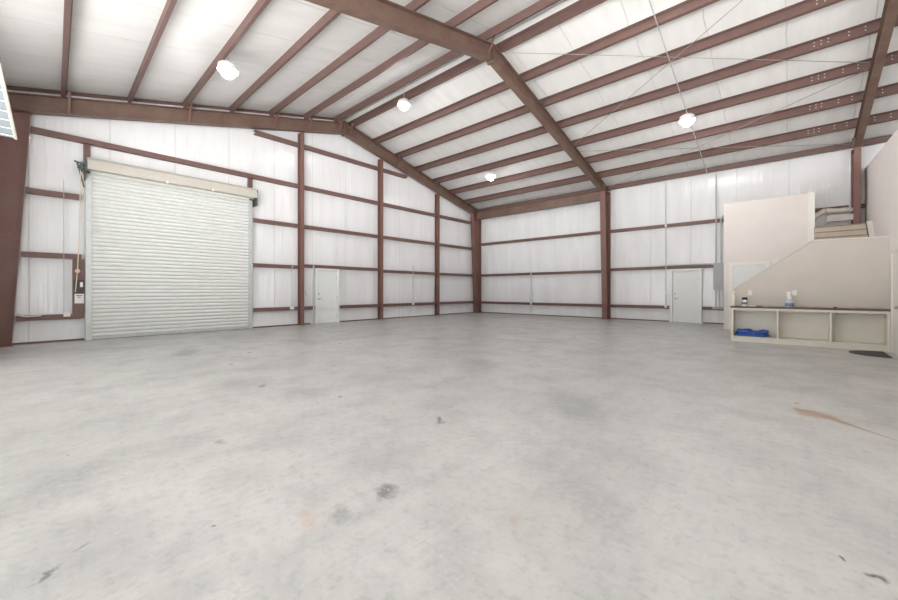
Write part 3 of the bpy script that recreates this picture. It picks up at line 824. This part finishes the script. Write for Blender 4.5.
def on_r(y, d): return xr(y) - d
def rbox(m, y0, y1, d0, d1, z0, z1):
    m.loft([(xr(y0) - d0, y0, z0), (xr(y0) - d1, y0, z0), (xr(y0) - d1, y0, z1), (xr(y0) - d0, y0, z1)], [(xr(y1) - d0, y1, z0), (xr(y1) - d1, y1, z0), (xr(y1) - d1, y1, z1), (xr(y1) - d0, y1, z1)])
    return m
t = thing('door_4', 'white door with casing in the pale office wall at the right edge', 'door', (xr(12), 12, 0), None, 'structure')
c = MB(); rbox(c, 12.36, 12.47, 0.001, 0.03, 0, 2.25); rbox(c, 11.30, 11.41, 0.001, 0.03, 0, 2.25); rbox(c, 11.41, 12.36, 0.001, 0.03, 2.14, 2.25)
c.build('casing', M['white'], t)
lf = rbox(MB(), 11.41, 12.36, 0.001, 0.014, 0.01, 2.14).build('door_leaf', M['white'], t)
for z0_, z1_ in ((0.2, 0.9), (1.05, 1.98)):
    rbox(MB(), 11.55, 12.22, 0.014, 0.022, z0_, z1_).build('panel', M['white'], lf)
MB().tube([(xr(11.5) - 0.014, 11.5, 1.0), (xr(11.5) - 0.08, 11.5, 1.0)], 0.026, 10).build('knob', M['chrome'], t)

# ------------------------------------------------------------------ bench of open cubbies
BY0, BY1 = 12.5, YH - 0.035
BX0, BX1 = -1.15, 1.63
t = thing('cubby_bench', 'long pale bench of three open cubbies with a dark wood top', 'bench', ((BX0 + BX1) / 2, 12.75, 0))
MB().box(BX0 - 0.02, BX1 + 0.01, BY0 - 0.025, BY1, 0.885, 0.925).build('top', M['wood'], t, bevel=0.004)
for x in (BX0, -0.235, 0.70, BX1 - 0.045):
    MB().box(x, x + (0.045 if x in (BX0, BX1 - 0.045) else 0.032), BY0, BY1 - 0.014, 0.0, 0.885).build('side_panel' if x in (BX0, BX1 - 0.045) else 'divider', M['cabinet'], t)
xs = [BX0 + 0.045, -0.235, -0.203, 0.70, 0.732, BX1 - 0.045]
for i in range(3):
    a, b = xs[2 * i], xs[2 * i + 1]
    MB().box(a, b, BY0 + 0.005, BY1 - 0.014, 0.105, 0.14).build('bottom_shelf', M['cabinet'], t)
    MB().box(a, b, BY0 + 0.03, BY0 + 0.045, 0.0, 0.105).build('toe_board', M['cabinet'], t)
    MB().box(a, b, BY0, BY0 + 0.02, 0.83, 0.885).build('top_rail', M['cabinet'], t)
MB().box(BX0, BX1, BY1 - 0.014, BY1, 0.0, 0.885).build('back_panel', M['cabinet'], t)

# things on and in the bench
ZT = 0.925
t = thing('spray_bottle', 'pale blue spray bottle with white trigger standing on the bench', 'bottle', (0.0, 12.62, ZT))
MB().lathe((0, 12.62, ZT), [(0.076, 0), (0.082, 0.012), (0.083, 0.06), (0.078, 0.12), (0.058, 0.17), (0.036, 0.205), (0.032, 0.215)], 20).build('body', M['blueplastic'], t, True)
MB().lathe((0, 12.62, ZT), [(0.0838, 0.03), (0.0845, 0.033), (0.0845, 0.06), (0.081, 0.10), (0.0805, 0.103)], 20).build('wrap', M['bluelabel'], t, True)
k = MB().lathe((0, 12.62, ZT), [(0.037, 0.21), (0.04, 0.25), (0.034, 0.29), (0.028, 0.33), (0.026, 0.35)], 16)
k.box(-0.055, 0.03, 12.597, 12.643, ZT + 0.335, ZT + 0.385); k.bar((-0.035, 12.62, ZT + 0.34), (-0.055, 12.62, ZT + 0.27), 0.02, 0.014)
k.build('trigger_head', M['label'], t)
t = thing('spray_can', 'small white can with black lid near the left end of the bench', 'can', (-0.88, 12.65, ZT))
MB().lathe((-0.88, 12.65, ZT), [(0.052, 0), (0.056, 0.008), (0.056, 0.165), (0.045, 0.18)], 18).build('body', M['label'], t, True)
MB().lathe((-0.88, 12.65, ZT), [(0.0567, 0.05), (0.057, 0.052), (0.057, 0.11), (0.0567, 0.112)], 18).build('wrap', M['bluelabel'], t, True)
MB().lathe((-0.88, 12.65, ZT), [(0.058, 0.172), (0.058, 0.225), (0.05, 0.235), (0.0, 0.235)], 18).build('lid', M['black'], t, True)
t = thing('caulk_tube', 'cream upright tube at the very left end of the bench', 'tube', (-1.12, 12.68, ZT))
MB().lathe((-1.12, 12.68, ZT), [(0.042, 0), (0.044, 0.01), (0.044, 0.30), (0.036, 0.32)], 16).build('barrel', M['cream'], t, True)
MB().lathe((-1.12, 12.68, ZT), [(0.014, 0.318), (0.009, 0.39), (0.0, 0.39)], 10).build('nozzle', M['label'], t, True)
tag(MB().box(-0.80, -0.66, 12.62, 12.72, ZT, ZT + 0.018).build('notepad', M['label'], bevel=0.003), 'flat white pad lying beside the can on the bench', 'pad')
t = thing('paint_brush', 'tan brush lying flat on the bench right of the white pad', 'brush', (-0.5, 12.66, ZT))
MB().box(-0.63, -0.52, 12.63, 12.69, ZT, ZT + 0.02).build('bristles', M['wood'], t)
MB().box(-0.52, -0.40, 12.645, 12.675, ZT, ZT + 0.02).build('grip', M['paper'], t)
for x, y, w, h, mt, lab in ((0.36, 12.66, 0.12, 0.02, 'paper', 'small tan scrap left of centre on the right half of the bench'), (0.80, 12.64, 0.07, 0.03, 'black', 'small dark piece on the bench over the third cubby'), (1.06, 12.66, 0.14, 0.022, 'paper', 'long tan scrap near the right end of the bench')):
    m = MB().prism_z([(x - w / 2, y - 0.03), (x + w * 0.3, y - 0.045), (x + w / 2, y + 0.01), (x + w * 0.1, y + 0.04), (x - w * 0.4, y + 0.03)], ZT, ZT + h)
    tag(m.build('scrap', M[mt]), lab, 'scrap', 'scraps on the bench')
# wall outlets above the bench
for x, lab in ((-0.79, 'white wall outlet over the left part of the bench'), (0.10, 'white wall outlet beside the spray bottle')):
    t = thing('wall_outlet', lab, 'outlet', (x, YH, 1.22), 'outlets on the half wall')
    MB().box(x - 0.045, x + 0.045, YH - 0.012, YH - 0.0005, 1.215, 1.345).build('plate', M['label'], t, bevel=0.004)
    for dz in (0.03, 0.075):
        MB().box(x - 0.02, x + 0.02, YH - 0.015, YH - 0.012, 1.215 + dz, 1.215 + dz + 0.03).build('socket', M['cream'], t)
t = None
# folded blue cloth in the left cubby
m = MB()
def fold(zc, h, x0, x1, y0, y1, ph):
    n, seg = 14, 12
    rings = []
    for i in range(n + 1):
        u = i / n
        x = x0 + (x1 - x0) * u
        e = min(1.0, 0.55 + 3 * min(u, 1 - u))
        ring = []
        for kx in range(seg):
            a = 2 * PI * kx / seg
            cy, cz = math.cos(a), math.sin(a)
            cy = math.copysign(abs(cy) ** 0.5, cy); cz = math.copysign(abs(cz) ** 0.6, cz)
            ring.append(m.bm.verts.new((x, (y0 + y1) / 2 + (y1 - y0) / 2 * cy * e, zc + h / 2 * cz * e + 0.012 * math.sin(u * 7 + ph + kx) * (1 if cz > -0.2 else 0))))
        rings.append(ring)
    for A, B in zip(rings, rings[1:]):
        for kx in range(seg):
            j = (kx + 1) % seg
            m.bm.faces.new((A[kx], A[j], B[j], B[kx]))
    m.bm.faces.new(rings[0][::-1]); m.bm.faces.new(rings[-1])
fold(0.178, 0.075, -1.08, -0.38, 12.56, 12.86, 0.0)
fold(0.242, 0.07, -1.06, -0.40, 12.57, 12.85, 1.7)
fold(0.29, 0.06, -1.04, -0.72, 12.58, 12.84, 0.6)
fold(0.285, 0.075, -0.58, -0.39, 12.56, 12.80, 2.6)
tag(m.build('folded_tarp', M['towel'], None, True), 'folded royal blue cloth lying in the left cubby of the bench', 'cloth')

# half-round mat by the office door
pts = []
cx_, cy_ = 1.52, 11.93
for i in range(21):
    a = PI / 2 + PI * i / 20
    pts.append((cx_ + 0.56 * math.cos(a), cy_ + 0.52 * math.sin(a)))
tag(MB().prism_z(pts, 0.0, 0.012).build('door_mat', M['mat']), 'dark half-round mat on the floor by the office door', 'mat')
